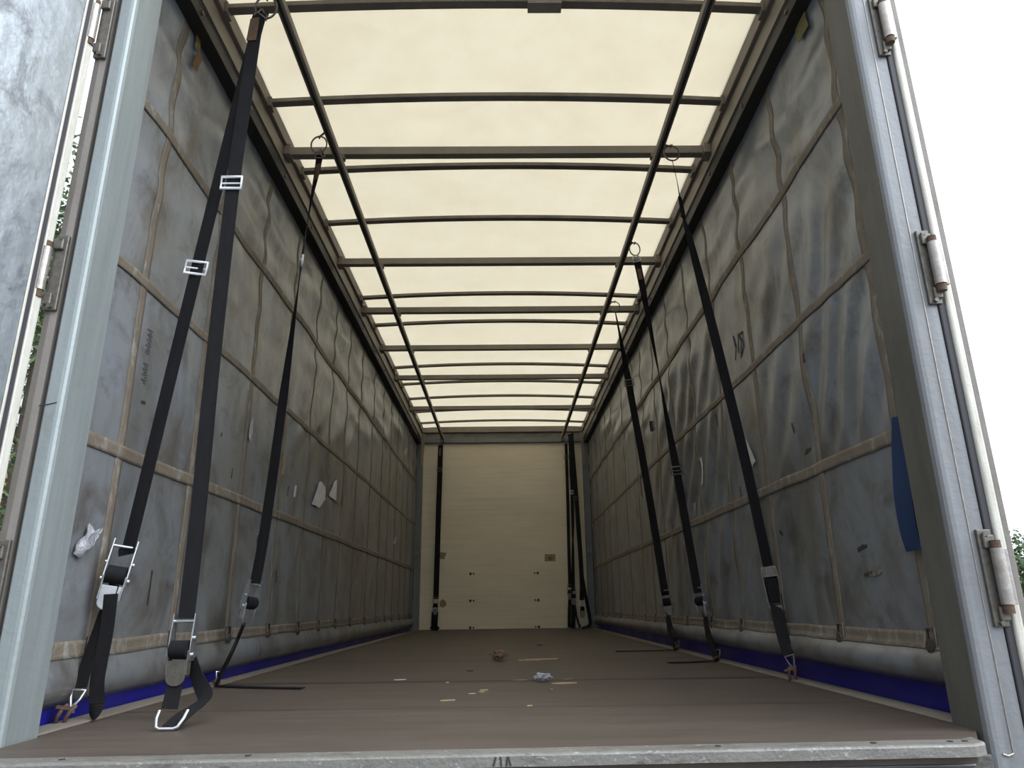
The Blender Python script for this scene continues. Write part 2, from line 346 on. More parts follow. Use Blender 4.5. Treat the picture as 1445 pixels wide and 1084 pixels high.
# ------------------------------------------------------------------ side curtains
def sm(a, b, x):
    t = min(1, max(0, (x-a)/(b-a))); return t*t*(3-2*t)
def cx(s, y, z):
    """distance of the curtain from the centre line"""
    d = .006*noise.noise((y*1.3, z*1.1, s*3.1)) + .0035*noise.noise((y*5, z*1.4, s*7.7)) + .0015*noise.noise((y*16, z*3, 2))
    d += .004*math.sin(y*math.pi/.585+s)*sm(2.7, 1.2, z)*.5
    hz = sm(1.5, 2.1, z)*sm(2.66, 2.5, z)                           # slack ripples high up
    d += hz*.011*noise.noise((y*2.4, z*7+y, s*4.4)) + hz*.006*math.sin(z*26+3*noise.noise((y*1.5, z*2, 5)))
    tens = 1 - .75*max(math.exp(-((z-b_)/.06)**2) for b_ in (.82, 1.44, 2.06))       # the webbing holds the sheet flat
    if s > 0:                                                      # diagonal pull folds
        e = sm(.0, .25, y)*sm(1.35, .9, y)*sm(.70, .95, z)*sm(2.05, 1.75, z)*tens*(.45+.9*abs(noise.noise((y*2.3, z*.9, 6))))
        ph = (y+.62*(z-1.0))*2*math.pi/.25
        d += e*(.012*math.sin(ph+4.5*noise.noise((y*2.2, z*.8, 9))) + .005*math.sin(ph*.43+1+3*noise.noise((y*3, z*1.2, 19))))
        e = sm(1.6, 2.2, y)*sm(4.2, 3.0, y)*sm(.5, 1.1, z)*sm(2.1, 1.8, z)*tens
        ph = (y+.75*(z-1.0))*2*math.pi/.31
        d += e*.013*math.sin(ph+3.5*noise.noise((y*2, z*1.2, 4)))
        e = sm(1.6, 1.9, y)*sm(3.2, 2.6, y)*sm(.2, .4, z)*sm(.95, .7, z)*tens
        d += e*.009*math.sin((y+.5*z)*2*math.pi/.25+2*noise.noise((y*2, z*2, 14)))
    else:
        e = sm(1.4, 1.8, y)*sm(5, 3.0, y)*sm(1.0, 1.3, z)*sm(2.2, 1.8, z)*tens
        d += e*.008*math.sin((y-.6*z)*2*math.pi/.42+3*noise.noise((y, z, 8)))
        e = sm(.25, .0, y)*sm(.1, .3, z)
        d += e*.01
    pl = 0
    bb = 1+.25*noise.noise((y*1.1, 3, s))
    if z < .19:                                                   # rolled hem bulging in, then tucking out
        t = (.19-z)/(.145 if s < 0 else .115)
        pl = (-.040*math.sin(min(t, 1)*math.pi*.95)*bb if s > 0 else -.022*math.sin(min(t, 1)*math.pi*.9)*bb)
        pl += .028*sm(.7, 1.0, t)
        pl += .004*noise.noise((y*6, z*10, 1))
    return s*(XC+d*.9+pl)
zs_n = 150; ys_n = 520
bandsZ = [(.178, .226), (.797, .843), (1.420, 1.457), (2.040, 2.080)]
vertY = {-1: [.31, .86, 1.44, 2.02, 2.59, 3.10, 3.60, 4.15, 4.78, 5.39, 5.90, 6.42, 6.95, 7.47, 7.97],
         1: [.145, .72, 1.30, 1.87, 2.45, 3.02, 3.60, 4.12, 4.55, 5.22, 6.0, 6.5, 7.0, 7.5, 7.98]}
CUR = {}; CZ = {-1: .045, 1: .075}
for s, nm in ((-1, 'left'), (1, 'right')):
    lab = {'left': 'grey-blue pvc side curtain with brown webbing grid on the left of the load bay',
           'right': 'dim wrinkled grey pvc side curtain with webbing grid on the right of the load bay'}[nm]
    cu = thing('side_curtain', lab, 'curtain', (s*XC, 0, 0), None); CUR[s] = cu
    q = MB(); q.grid(lambda u, v: (cx(s, -.02+8.335*u, CZ[s]+(2.66-CZ[s])*v), -.02+8.335*u, CZ[s]+(2.66-CZ[s])*v), ys_n, zs_n); q.build('curtain_sheet', 'curtain', cu, solid=.002)
    for z0, z1 in bandsZ:
        q = MB(); q.grid(lambda u, v: (cx(s, -.01+8.32*u, z0+(z1-z0)*v + .006*noise.noise((u*25, z0, s))) - s*.004, -.01+8.32*u, z0+(z1-z0)*v + .006*noise.noise((u*25, z0, s))), 400, 4)
        q.build('horizontal_webbing', 'webbing', cu, solid=.003)
    for k, y in enumerate(vertY[s]):
        hw = .022 if k < 3 else .017
        q = MB(); q.grid(lambda u, v: (cx(s, y+hw*(2*u-1)+.005*noise.noise((v*2, k*3.3, s)), .20+2.42*v) - s*.0022, y+hw*(2*u-1)+.005*noise.noise((v*2, k*3.3, s)), .20+2.42*v), 4, 110)
        q.build('vertical_webbing', 'webbing', cu, solid=.002)
        bx = cx(s, y, .2)-s*.010
        q = MB(); yy = y
        q.tube([(bx, yy-.022, .235), (bx, yy-.022, .155), (bx, yy+.02, .155), (bx, yy+.02, .235)], .0045, 6, True)
        q.cyl((bx, yy-.0, .185), (bx-s*.012, yy, .185), .02, 12)
        q.build('webbing_buckle', 'dull', cu)
    # blue outer skirt hanging behind the hem
    q = MB(); q.grid(lambda u, v: (s*(XC+.026+.003*math.sin(u*90)), 8.3185*u, -.14+.27*v), 200, 6)
    tag(q.build('outer_skirt', 'blue', cu, solid=.002), 'bright blue pvc skirt showing below the hem')

def scrib(parent, s, strokes, wd, m='stain', nm='smudge_mark'):
    q = MB()
    for st in strokes:
        for (y0, z0), (y1, z1) in zip(st, st[1:]):
            n = 4; L_ = math.hypot(y1-y0, z1-z0) or 1; py, pz = -(z1-z0)/L_*wd/2, (y1-y0)/L_*wd/2
            vs = []
            for i in range(n+1):
                t = i/n; y = y0+(y1-y0)*t; z = z0+(z1-z0)*t; k = .6+.8*random.random()
                for sg in (-1, 1):
                    yy, zz = y+sg*py*k, z+sg*pz*k; vs.append((cx(s, yy, zz)-s*.0035, yy, zz))
            q.add(vs, [(2*i, 2*i+1, 2*i+3, 2*i+2) for i in range(n)])
    return q.build(nm, m, parent, solid=.0006)
# faint stencilled marking, illegible, left curtain; scrawl on the right curtain
st = []
for r_, (zt, n_) in enumerate(((1.29, 5), (1.16, 4))):
    for i in range(n_):
        z = zt-.02*i; y = .40
        st.append([(y-.02, z), (y+.02, z+.004)]); st.append([(y+random.uniform(-.02, 0), z-.008), (y+.015, z-.008)])
        if i % 2: st.append([(y+.01, z), (y+.0, z-.012)])
tag(scrib(CUR[-1], -1, st, .004, 'faded', 'stencil_mark'), 'faded dark stencilled marking')
tag(scrib(CUR[1], 1, [[(1.56, 1.70), (1.53, 1.62), (1.56, 1.56)], [(1.50, 1.58), (1.47, 1.68), (1.43, 1.62), (1.46, 1.56)], [(1.47, 1.67), (1.40, 1.66), (1.41, 1.58), (1.47, 1.545)]], .012, nm='scrawl_mark'), 'dark finger-drawn scrawl')
for y, z, dy, dz in ((.78, .83, .03, -.02), (.86, .83, .06, -.004), (.55, 1.02, .0, -.03), (1.12, 1.06, .01, .02), (.40, 1.02, .03, .004), (1.3, .9, .0, .05), (1.75, .62, .0, .06), (2.1, .45, .0, .07), (.65, .45, .0, -.12), (1.6, .8, .04, 0), (.95, .7, .07, -.004), (2.2, .95, 0, .06), (3.6, 1.1, .02, .12), (3.7, .95, .0, .15), (4.5, .9, 0, .16), (5.3, .62, .03, .12)):
    scrib(CUR[-1], -1, [[(y, z), (y+dy, z+dz)]], .009)
for y, z, dy, dz in ((.52, .485, -.07, .01), (.50, .40, -.10, .002), (.85, .9, -.06, .01), (.9, 1.0, .02, .05), (1.2, .6, .03, .02), (1.7, .9, 0, -.06), (2.3, .4, .03, .04), (3.6, .8, .02, .07), (1.3, .35, -.02, -.14), (.7, 1.25, 0, .04), (2.0, 1.3, 0, .08), (3.0, 1.0, .04, .1)):
    scrib(CUR[1], 1, [[(y, z), (y+dy*.5, z+dz*.5+.004), (y+dy, z+dz)]], .012)
scrib(CUR[1], 1, [[(.46, .40), (.40, .402), (.38, .41)]], .016, 'stain2', 'scrape_mark')

# ------------------------------------------------------------------ rear frame: posts, sill, cross member
CY = -.145
for s, nm in ((-1, 'left'), (1, 'right')):
    rp_ = thing('rear_post', {'left': 'pale blue-grey galvanised rear post beside the left door', 'right': 'grey galvanised rear post on the right, shaded inner face'}[nm], 'post', (s*1.24, -.07, -.3))
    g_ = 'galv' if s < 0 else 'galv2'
    if s < 0:
        prof = [(s*1.198, .0), (s*1.198, CY+.016), (s*1.2005, CY+.007), (s*1.206, CY+.0015), (s*1.214, CY), (s*1.244, CY), (s*1.2485, CY+.004), (s*1.2485, .0)]
        q = MB(); q.prism(prof, -.35, 3.0, 'z'); q.build('post_body', g_, rp_)
        q = MB(); q.prism([(s*1.2485, .0), (s*1.2485, CY+.02), (s*1.262, CY+.02), (s*1.262, .0)], -.35, 3.0, 'z'); q.build('groove_channel', 'beamdark', rp_)
        q = MB(); q.prism([(s*1.262, .0), (s*1.262, CY+.004), (s*1.280, CY), (s*1.298, CY+.002), (s*1.298, .0)], -.35, 3.0, 'z'); q.build('outer_flat', 'dirty_flat', rp_)
        q = MB(); q.tube([(s*1.262, CY-.0005, .853), (s*1.24, CY-.0015, .856), (s*1.214, CY-.001, .862)], .0013, 6); q.build('scratch_line', 'stain', rp_)
    else:
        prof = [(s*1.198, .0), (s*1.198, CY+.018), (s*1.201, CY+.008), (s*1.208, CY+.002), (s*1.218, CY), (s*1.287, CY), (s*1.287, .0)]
        q = MB(); q.box(1.1965, 1.1978, CY+.02, -.001, -.05, 3.0); q.build('inner_face_shade_plate', 'shade_grime_steel', rp_)  # added thin plate: shade of the reveal painted in as dark grimy brown
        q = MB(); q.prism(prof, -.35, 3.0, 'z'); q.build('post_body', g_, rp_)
        q = MB(); q.tube([(s*1.249, CY-.0005, -.045+3*i/30) for i in range(31)], .0020, 8); q.build('weld_seam', 'hinge', rp_)
        q = MB(); q.tube([(1.249, CY-.001, -.045), (1.235, CY-.001, -.05), (1.222, CY-.001, -.046)], .003, 8); q.build('weld_foot', 'hinge', rp_)
q = thing('rear_cross_member', 'dark scuffed steel cross member below the pale door sill', 'beam', (0, -.1, -.4))
b_ = MB(); b_.box(-1.197, 1.197, CY-.001, .0, -.40, -.046); b_.build('channel_body', 'beamdark', q, .004)
b_ = MB(); b_.cyl((-1.1, CY-.003, -.072), (1.15, CY-.003, -.068), .003, 6); b_.build('weld_bead', 'galv2', q)
b_ = MB(); b_.box(-.06, -.0, CY-.06, CY-.002, -.16, -.058); b_.build('rusty_bracket', 'rust', q, .004)
sl = thing('door_sill', 'worn aluminium threshold lip along the rear edge of the brown floor', 'sill', (0, -.3, -.05))
xL, xR, yl, yr = -1.17, 1.118, -.350, -.278
def sill_pt(x): return yl+(yr-yl)*(x-xL)/(xR-xL)
b_ = MB(); n = 60; vs = []; prof = [(.0, -.026), (.0, -.005), (.002, -.0015), (.006, .0005), (.052, .0025), (.052, -.026)]
for i in range(n+1):
    x = xL+(xR-xL)*i/n; y0 = sill_pt(x) + (.02*max(0, (x-1.075)/.04)**2 if x > 1.075 else 0)
    for dy, dz in prof: vs.append((x, y0+dy, dz + .0006*noise.noise((x*12, dy*9, 0))))
m_ = len(prof)
b_.add(vs, [(m_*i+k, m_*i+(k+1) % m_, m_*i+m_+(k+1) % m_, m_*i+m_+k) for i in range(n) for k in range(m_)] + [tuple(range(m_))[::-1], tuple(m_*n+k for k in range(m_))])
b_.build('sill_extrusion', 'sillm', sl)
for x in (-.95, -.55, .5, .86, 1.04, 1.075):
    b_ = MB(); y = sill_pt(x)+.03; b_.cyl((x, y, .001), (x, y, .0032), .007, 12); b_.build('screw_head', 'stain', sl)
b_ = MB()
for dx, tl in ((-.008, .3), (.008, -.1), (.02, .15), (.028, -.3)):
    y = sill_pt(dx)-.0005; b_.box(dx-.002, dx+.002, y-.001, y+.002, -.024, -.005, Matrix.Translation((dx, y, -.02)) @ Matrix.Rotation(tl, 4, 'Y') @ Matrix.Translation((-dx, -y, .02)))
tag(b_.build('gouge_marks', 'stain', sl), 'dark gouges in the middle of the lip')

# ------------------------------------------------------------------ doors and hinges
def hinge(parent, s, z0, z1, T, side_m='hinge'):
    """knuckle hinge at the post; built in world space"""
    x, y = (-1.309 if s < 0 else 1.294), -.172
    hg = MB(); hg.cyl((x, y, z0), (x, y, z1), .0155, 20)
    o = hg.build('hinge', side_m, parent)
    ORIG[o.name] = (0, 0, 0)
    def sub(mb, nm, m, bv=0):
        return mb.build(nm, m, o, bv)
    q = MB(); q.box(min(s*1.262, s*1.300), max(s*1.262, s*1.300), CY-.010, CY+.002, z0-.055, z1+.05); sub(q, 'hinge_leaf', 'dull', .003)
    q = MB(); q.cyl((x, y, z0-.022), (x, y, z0-.001), .013, 14); q.cyl((x, y, z1+.001), (x, y, z1+.02), .012, 14); sub(q, 'hinge_pin', 'rust')
    q = MB(); q.box(min(s*1.27, s*1.30), max(s*1.27, s*1.30), CY-.02, CY-.008, z1+.0, z1+.035); q.box(min(s*1.275, s*1.30), max(s*1.275, s*1.30), CY-.02, CY-.008, z0-.04, z0-.005); sub(q, 'hinge_lug', 'dull', .004)
    for zz in (z1+.035, z0-.045):
        q = MB(); q.cyl((s*1.278, CY-.008, zz), (s*1.278, CY-.020, zz), .007, 6); sub(q, 'hinge_bolt', 'dull')
    return o
hz = [(.300, .440), (1.190, 1.325), (2.075, 2.21)]
# door 1: left, swung outwards, inner face to the camera
d1 = thing('door_1', None, None, (-1.325, -.165, 0)); d1['kind'] = 'structure'
ax = Vector((-.342, -.94, 0)).normalized(); nn = Vector((-ax.y, ax.x, 0))       # inner face, towards the load bay side
TT = Matrix((ax, nn, Vector((0, 0, 1)))).transposed().to_4x4(); TT.translation = Vector((-1.302, -.163, 0))
q = MB(); q.box(.044, 1.18, -.045, .004, .02, 2.95, TT); q.build('door_panel', 'door_panel', d1, .004)
q = MB(); q.box(.0, .026, -.045, .004, .02, 2.95, TT); q.build('edge_extrusion', 'seal_light', d1, .004)
q = MB(); q.box(.026, .044, -.04, .0, .02, 2.95, TT); q.build('rubber_seal', 'seal', d1)
q = MB(); q.box(.044, .052, .004, .009, .02, 2.95, TT); q.build('edge_bead', 'seal_light', d1, .003)
for z0, z1 in hz:
    hinge(d1, -1, z0, z1, None)
# door 2: right, folded back along the side so only its edge shows
d2 = thing('door_2', None, None, (1.35, -.15, 0)); d2['kind'] = 'structure'
q = MB(); q.box(1.289, 1.311, -.15, -.01, .0, 2.95); q.build('rubber_seal', 'seal', d2, .004)
q = MB(); q.box(1.309, 1.335, -.158, -.12, .0, 2.95); q.build('edge_extrusion', 'seal_light', d2, .008)
q = MB(); q.box(1.312, 1.352, -.119, 1.05, .0, 2.95); q.build('door_panel', 'galv2', d2, .003)
q = MB(); q.box(1.3355, 1.354, -.150, -.12, .0, 2.95); q.build('outer_edge', 'dirty_flat', d2, .003)
for z0, z1 in hz:
    o = hinge(d2, 1, z0, z1, None)
    q = MB(); q.box(1.3095, 1.322, -.172, -.159, z0, z1); q.build('hinge_strap', 'hinge', o, .002)

# ------------------------------------------------------------------ load straps
def frame_at(p, d, w):
    """local x = width, local z = up along the strap, local y = away from the viewer"""
    z = -Vector(d).normalized(); x = Vector(w); x = (x-x.dot(z)*z).normalized(); y = z.cross(x)
    T = Matrix((x, y, z)).transposed().to_4x4(); T.translation = Vector(p); return T
def ring_part(root, c, R=.040, n=(0, 1, .2), top=None):
    q = MB(); q.ring(c, R, .0042, n); o = q.build('steel_ring', 'dull', root); tag(o, 'round steel ring')
    t = Vector(top if top else (c[0], c[1], 2.69)); b0 = Vector(c)+Vector((0, 0, R)); 
    q = MB(); q.tube([b0+Vector((.0, .0, -.008)), b0+Vector((.006, -.006, .006)), (b0+t)/2+Vector((.004, 0, 0)), t+Vector((0, 0, .004))], .0042, 8)
    q.tube([b0+Vector((0, .004, -.006)), b0+Vector((-.007, .008, .006)), t], .0035, 8); q.build('hanger_hook', 'dull', root)
def top_hook(root, p, T=None):
    q = MB(); x, y, z = p
    q.tube([(x-.022, y, z-.02), (x-.024, y-.004, z+.004), (x-.004, y-.004, z+.022), (x+.004, y, z+.034), (x+.008, y+.004, z+.022), (x+.024, y+.002, z+.004), (x+.024, y, z-.02)], .0042, 8, True)
    q.tube([(x-.01, y-.008, z+.01), (x+.012, y-.012, z-.012), (x+.026, y-.01, z-.024)], .004, 8)
    q.build('top_hook', 'dull', root)
def buckle(root, T, m='bright'):
    q = MB(); a, b2 = .037, .024
    q.tube([(-a, 0, -b2), (a, 0, -b2), (a, 0, b2), (-a, 0, b2)], .0058, 8, True, T)
    q.cyl((-a, .006, 0), (a, .006, 0), .0035, 8, T)
    tag(q.build('slide_buckle', m, root), 'rectangular metal slide buckle')
def ratchet(root, T, L=.2, m='zinc', hm='zinc'):
    """tensioner hanging from the strap: two side plates, loaded spool, rounded handle"""
    q = MB(); q.cyl((-.036, 0, -.012), (.036, 0, -.012), .005, 10, T); body = q.build('ratchet', m, root); ORIG[body.name] = (0, 0, 0)
    for sd in (-1, 1):
        q = MB(); pts = [(-.008, .010), (.008, .010), (.012, -.03), (.016, -.06), (.017, -.10), (.010, -.125), (-.010, -.125), (-.017, -.10), (-.014, -.055), (-.010, -.02)]
        q.prism([(py, pz*L/.2) for py, pz in pts], sd*.034-.0018, sd*.034+.0018, 'x', T)
        q.cyl((sd*.036, 0, -.060*L/.2), (sd*.042, 0, -.060*L/.2), .006, 8, T); q.cyl((sd*.036, -.002, -.108*L/.2), (sd*.042, -.002, -.108*L/.2), .007, 8, T)
        q.build('side_plate', m, body)
    q = MB(); q.cyl((-.027, -.006, -.092*L/.2), (.027, -.006, -.092*L/.2), .0255, 20, T); 
    q.cyl((-.028, -.002, -.103*L/.2), (.028, -.002, -.103*L/.2), .018, 16, T)
    tag(q.build('webbing_spool', 'black', body), 'roll of black webbing')
    q = MB(); oz = -.125*L/.2; e = -.195*L/.2
    pts = [(-.029, oz)] + [(-.029+.0, e+.022)] + [(-.029*math.cos(a), e+.022-.022*math.sin(a)) for a in [math.pi*i/8 for i in range(1, 8)]] + [(.029, e+.022), (.029, oz)]
    q.prism(pts, -.020, -.014, 'y', T)
    q.box(-.033, -.029, -.020, .004, e+.03, oz+.03, T); q.box(.029, .033, -.020, .004, e+.03, oz+.03, T)
    tag(q.build('handle', hm, body, .0015), 'flat metal handle with rounded end')
def claw_hook(root, T, m='zinc', k=1.0, hookm='rust'):
    """wire triangle holding the webbing and two bent claws"""
    q = MB(); q.tube([(-.026*k, 0, 0), (.026*k, 0, 0), (.018*k, -.004, -.035*k), (.006*k, -.008, -.062*k), (.010*k, 0, -.085*k), (-.010*k, 0, -.085*k), (-.006*k, -.008, -.062*k), (-.018*k, -.004, -.035*k)], .0042, 8, True, T)
    q.build('wire_hook', m, root)
    q = MB()
    for sx_ in (-.02, .014):
        q.tube([(sx_*k, -.006, -.062*k), (sx_*k-.004, -.018, -.080*k), (sx_*k-.012, -.014, -.11*k), (sx_*k-.016, .0, -.128*k)], .006, 8, T=T)
    q.box(-.05*k, .012*k, -.024, -.008, -.082*k, -.068*k, T)
    q.build('floor_claw', hookm, root)

X = (1, 0, 0)
G = 'load restraint straps hanging from the roof tubes'
def strap(label, base): return thing('load_strap', label, 'strap', base, G)

# strap one: leaning, hooked to the floor edge by the left rear post
s1 = strap('leaning black strap nearest the left rear post, hooked to the floor edge', (-1.2, .28, 0))
P = [(-.940, .262, 2.60), (-.966, .272, 2.50), (-1.082, .29, 1.493), (-1.168, .28, .58), (-1.178, .275, .50)]
q = MB(); q.ribbon(P, .050, .003, [8, 8, 12, 16, 20]); q.build('upper_webbing', 'black', s1)
buckle(s1, frame_at((-1.083, .284, 1.487), (-.09, 0, -1), (1, .12, 0)))
T = frame_at((-1.180, .268, .515), (-.16, -.02, -1), (.94, .35, 0)); ratchet(s1, T, .21)
q = MB(); q.ribbon([(-1.196, .262, .39), (-1.217, .258, .27), (-1.231, .245, .17), (-1.234, .230, .095)], .046, .003, [25, 18, 15, 15]); q.build('lower_webbing', 'black', s1)
q = MB(); q.ribbon([(-1.190, .240, .36), (-1.186, .240, .25), (-1.192, .240, .12), (-1.188, .25, .05), (-1.196, .25, .008)], .042, .003, [0, 5, 0, -10, 50]); q.build('loose_tail', 'black', s1)
claw_hook(s1, frame_at((-1.234, .228, .090), (-.12, -.25, -1), (.9, .1, -.1)), 'zinc', .70)

# strap two: hangs straight, hook lying on the floor
s2 = strap('straight hanging black strap whose double hook lies loose on the floor', (-.95, .25, 0))
ring_part(s2, (-.930, .262, 2.640), .045, (.1, 1, .3))
top_hook(s2, (-.945, .255, 2.59))
q = MB(); q.ribbon([(-.948, .250, 2.60), (-.957, .25, 2.50), (-.966, .25, 2.121), (-.972, .25, 1.819), (-.968, .25, 1.143), (-.958, .25, .66), (-.955, .25, .285)], .050, .003); q.build('upper_webbing', 'black', s2)
q = MB(); q.ribbon([(-.962, .245, 2.57), (-.967, .245, 2.46)], .040, .003, [15, 5]); tag(q.build('worn_patch', 'worn', s2), 'rusty brown worn patch')
buckle(s2, frame_at((-.976, .243, 1.812), (0, 0, -1), (1, 0, -.12)))
T = frame_at((-.957, .25, .290), (0, -.02, -1), (1, -.1, 0)); ratchet(s2, T, .20, 'zinc', 'dull')
q = MB(); q.ribbon([(-.930, .262, .165), (-.895, .25, .105), (-.862, .225, .068), (-.866, .19, .050), (-.878, .13, .032), (-.888, .072, .010)], .048, .003, [30, 30, 25, 10, 0, 0]); q.build('lower_webbing', 'black', s2)
q = MB(); q.ribbon([(-.957, .235, .118), (-.960, .232, .08), (-.962, .225, .035)], .046, .003, [0, 0, -8]); q.build('loose_tail', 'black', s2)
q = MB(); q.tube([(-.928, .085, .048), (-.928, .072, .030), (-.922, .062, .010), (-.912, .060, .006), (-.876, .064, .006), (-.866, .066, .010), (-.856, .076, .030), (-.853, .090, .048)], .0048, 10); q.build('double_hook', 'zinc', s2)

# strap three: second on the left
s3 = strap('twisted black strap hanging from the second ring on the left roof tube', (-1.0, 1.2, 0))
ring_part(s3, (-.940, 1.16, 2.640), .044, (.2, 1, .2), (-.90, 1.12, 2.69)); top_hook(s3, (-.935, 1.17, 2.585))
q = MB(); q.ribbon([(-.94, 1.19, 2.60), (-.950, 1.20, 2.50), (-.976, 1.22, 2.32), (-1.000, 1.23, 1.994), (-1.036, 1.24, 1.285), (-1.069, 1.25, .68), (-1.092, 1.25, .42)], .050, .003, [30, 40, 62, 84, 20, 10, 10]); q.build('upper_webbing', 'black', s3)
q = MB(); q.ribbon([(-.942, 1.186, 2.54), (-.952, 1.193, 2.45)], .034, .004, [35, 45]); tag(q.build('worn_patch', 'worn', s3), 'rusty brown worn patch')
buckle(s3, frame_at((-1.001, 1.23, 1.99), (-.05, 0, -1), (-.42, 1, 0)))
T = frame_at((-1.094, 1.25, .425), (-.20, 0, -1), (.45, .9, 0)); ratchet(s3, T, .19)
q = MB(); q.ribbon([(-1.122, 1.25, .27), (-1.165, 1.25, .15), (-1.212, 1.25, .04)], .046, .003, [65, 70, 70]); q.build('lower_webbing', 'black', s3)
q = MB(); q.ribbon([(-1.115, 1.235, .255), (-1.145, 1.22, .15), (-1.190, 1.20, .03), (-1.195, 1.19, .006)], .040, .003, [60, 60, 50, 50]); q.ribbon([(-1.20, 1.20, .006), (-1.0, 1.12, .005), (-.80, 1.07, .005)], .036, .004, None, (0, 1, 0)); q.build('loose_tail', 'black', s3)
claw_hook(s3, frame_at((-1.212, 1.25, .055), (-.2, 0, -1), (.6, .8, 0)), 'zinc', .5)

# strap four: nearest on the right
s4 = strap('black strap nearest the right rear post, hanging from the first ring on the right tube', (1.2, 1.35, 0))
ring_part(s4, (.945, 1.27, 2.655), .044, (-.15, 1, .1), (.91, 1.25, 2.69))
q = MB(); q.ribbon([(.952, 1.29, 2.615), (.973, 1.31, 2.50), (.997, 1.35, 2.336), (1.02, 1.35, 2.20), (1.085, 1.35, 1.754), (1.185, 1.35, 1.007), (1.242, 1.35, .470), (1.244, 1.35, .44)], .050, .003, [-70, -72, -70, -35, -5, 0, -10, -12]); q.build('upper_webbing', 'black', s4)
q = MB(); q.ribbon([(.985, 1.33, 2.42), (.997, 1.345, 2.34), (.996, 1.34, 2.30)], .030, .012, [-60, -50, -40]); q.build('knotted_webbing', 'black', s4)
T = frame_at((1.240, 1.34, .455), (.12, 0, -1), (1, -.45, 0)); 
q = MB(); q.box(-.034, .034, -.004, .004, -.02, .018, T); body = q.build('ratchet', 'dull', s4); ORIG[body.name] = (0, 0, 0)
for sd in (-1, 1):
    q = MB(); q.box(sd*.034-.004, sd*.034+.004, -.018, .014, -.16, .0, T); q.build('side_plate', 'dull', body, .002)
q = MB(); q.box(-.036, .036, -.018, -.010, -.168, -.155, T); q.box(-.036, .036, -.018, -.010, -.03, -.018, T); q.build('handle', 'dull', body, .002)
q = MB(); q.box(-.029, .029, -.014, .014, -.145, -.035, T); q.build('webbing_spool', 'black', body, .01)
q = MB(); q.ribbon([(1.250, 1.33, .30), (1.228, 1.255, .235), (1.216, 1.18, .140), (1.212, 1.15, .105)], .050, .003, [-10, 10, 30, 30]); q.build('lower_webbing', 'black', s4)
claw_hook(s4, frame_at((1.212, 1.14, .098), (.16, -.3, -1), (.8, -.5, 0)), 'dull', .72)

# strap five
s5 = strap('black strap with a twist halfway, second from the rear opening on the right', (1.2, 2.4, 0))
ring_part(s5, (.938, 2.38, 2.665), .044, (-.5, 1, .3), (.905, 2.33, 2.69)); 
q = MB(); q.tube([(.935, 2.385, 2.62), (.925, 2.39, 2.60), (.925, 2.39, 2.57), (.975, 2.39, 2.58), (.975, 2.39, 2.60), (.955, 2.385, 2.62)], .006, 8, True); q.build('top_hook', 'zinc', s5)
q = MB(); q.ribbon([(.951, 2.4, 2.59), (.975, 2.4, 2.40), (1.044, 2.4, 1.76), (1.075, 2.4, 1.45), (1.110, 2.4, 1.113), (1.172, 2.4, .44), (1.180, 2.4, .40)], .052, .003, [-10, -20, -72, -45, -8, -5, -10]); q.build('upper_webbing', 'black', s5)
q = MB(); q.ribbon([(.957, 2.394, 2.52), (.966, 2.394, 2.44)], .030, .004, [10, 15]); tag(q.build('worn_patch', 'worn', s5), 'rusty brown worn patch')
buckle(s5, frame_at((1.109, 2.39, 1.115), (.1, 0, -1), (1, 0, .1)), 'dull')
T = frame_at((1.180, 2.4, .415), (.16, 0, -1), (.5, -.85, 0)); ratchet(s5, T, .19)
q = MB(); q.ribbon([(1.20, 2.4, .26), (1.212, 2.33, .14), (1.215, 2.23, .05)], .046, .003, [-50, -60, -50]); q.build('lower_webbing', 'black', s5)
q = MB(); q.ribbon([(1.202, 2.37, .23), (1.192, 2.30, .12), (1.200, 2.21, .02), (1.198, 2.20, .008)], .040, .003, [60, 70, 60, 60]); q.ribbon([(1.20, 2.21, .007), (1.05, 2.15, .005), (.91, 2.12, .005)], .036, .004, None, (0, 1, 0)); q.build('loose_tail', 'black', s5)
claw_hook(s5, frame_at((1.216, 2.22, .062), (.1, -.1, -1), (.8, -.5, 0)), 'dull', .5)

# strap six
s6 = strap('black strap with slide buckle, third from the rear opening on the right', (1.2, 3.4, 0))
ring_part(s6, (.945, 3.38, 2.665), .044, (-.1, 1, .2), (.905, 3.33, 2.69))
q = MB(); q.ribbon([(.953, 3.4, 2.62), (.975, 3.4, 2.45), (1.010, 3.4, 2.15), (1.025, 3.4, 2.014), (1.122, 3.4, 1.158), (1.190, 3.4, .44), (1.195, 3.4, .40)], .056, .003, [-72, -62, -30, -12, 0, 0, 0]); q.build('upper_webbing', 'black', s6)
buckle(s6, frame_at((1.026, 3.39, 2.01), (.1, 0, -1), (1, 0, .1)), 'dull')
T = frame_at((1.193, 3.4, .42), (.12, 0, -1), (.9, -.3, 0)); ratchet(s6, T, .20, 'dull', 'dull')
q = MB(); q.ribbon([(1.20, 3.4, .25), (1.210, 3.32, .16), (1.215, 3.22, .05)], .046, .003, [-50, -60, -60]); q.build('lower_webbing', 'black', s6)
q = MB(); q.ribbon([(1.195, 3.37, .23), (1.190, 3.30, .12), (1.200, 3.21, .02), (1.198, 3.20, .008)], .040, .003, [50, 60, 60, 60]); q.ribbon([(1.20, 3.21, .007), (1.0, 3.2, .005), (.78, 3.19, .005)], .036, .004, None, (0, 1, 0)); q.build('loose_tail', 'black', s6)
claw_hook(s6, frame_at((1.216, 3.21, .062), (.1, -.1, -1), (.8, -.5, 0)), 'dull', .5)

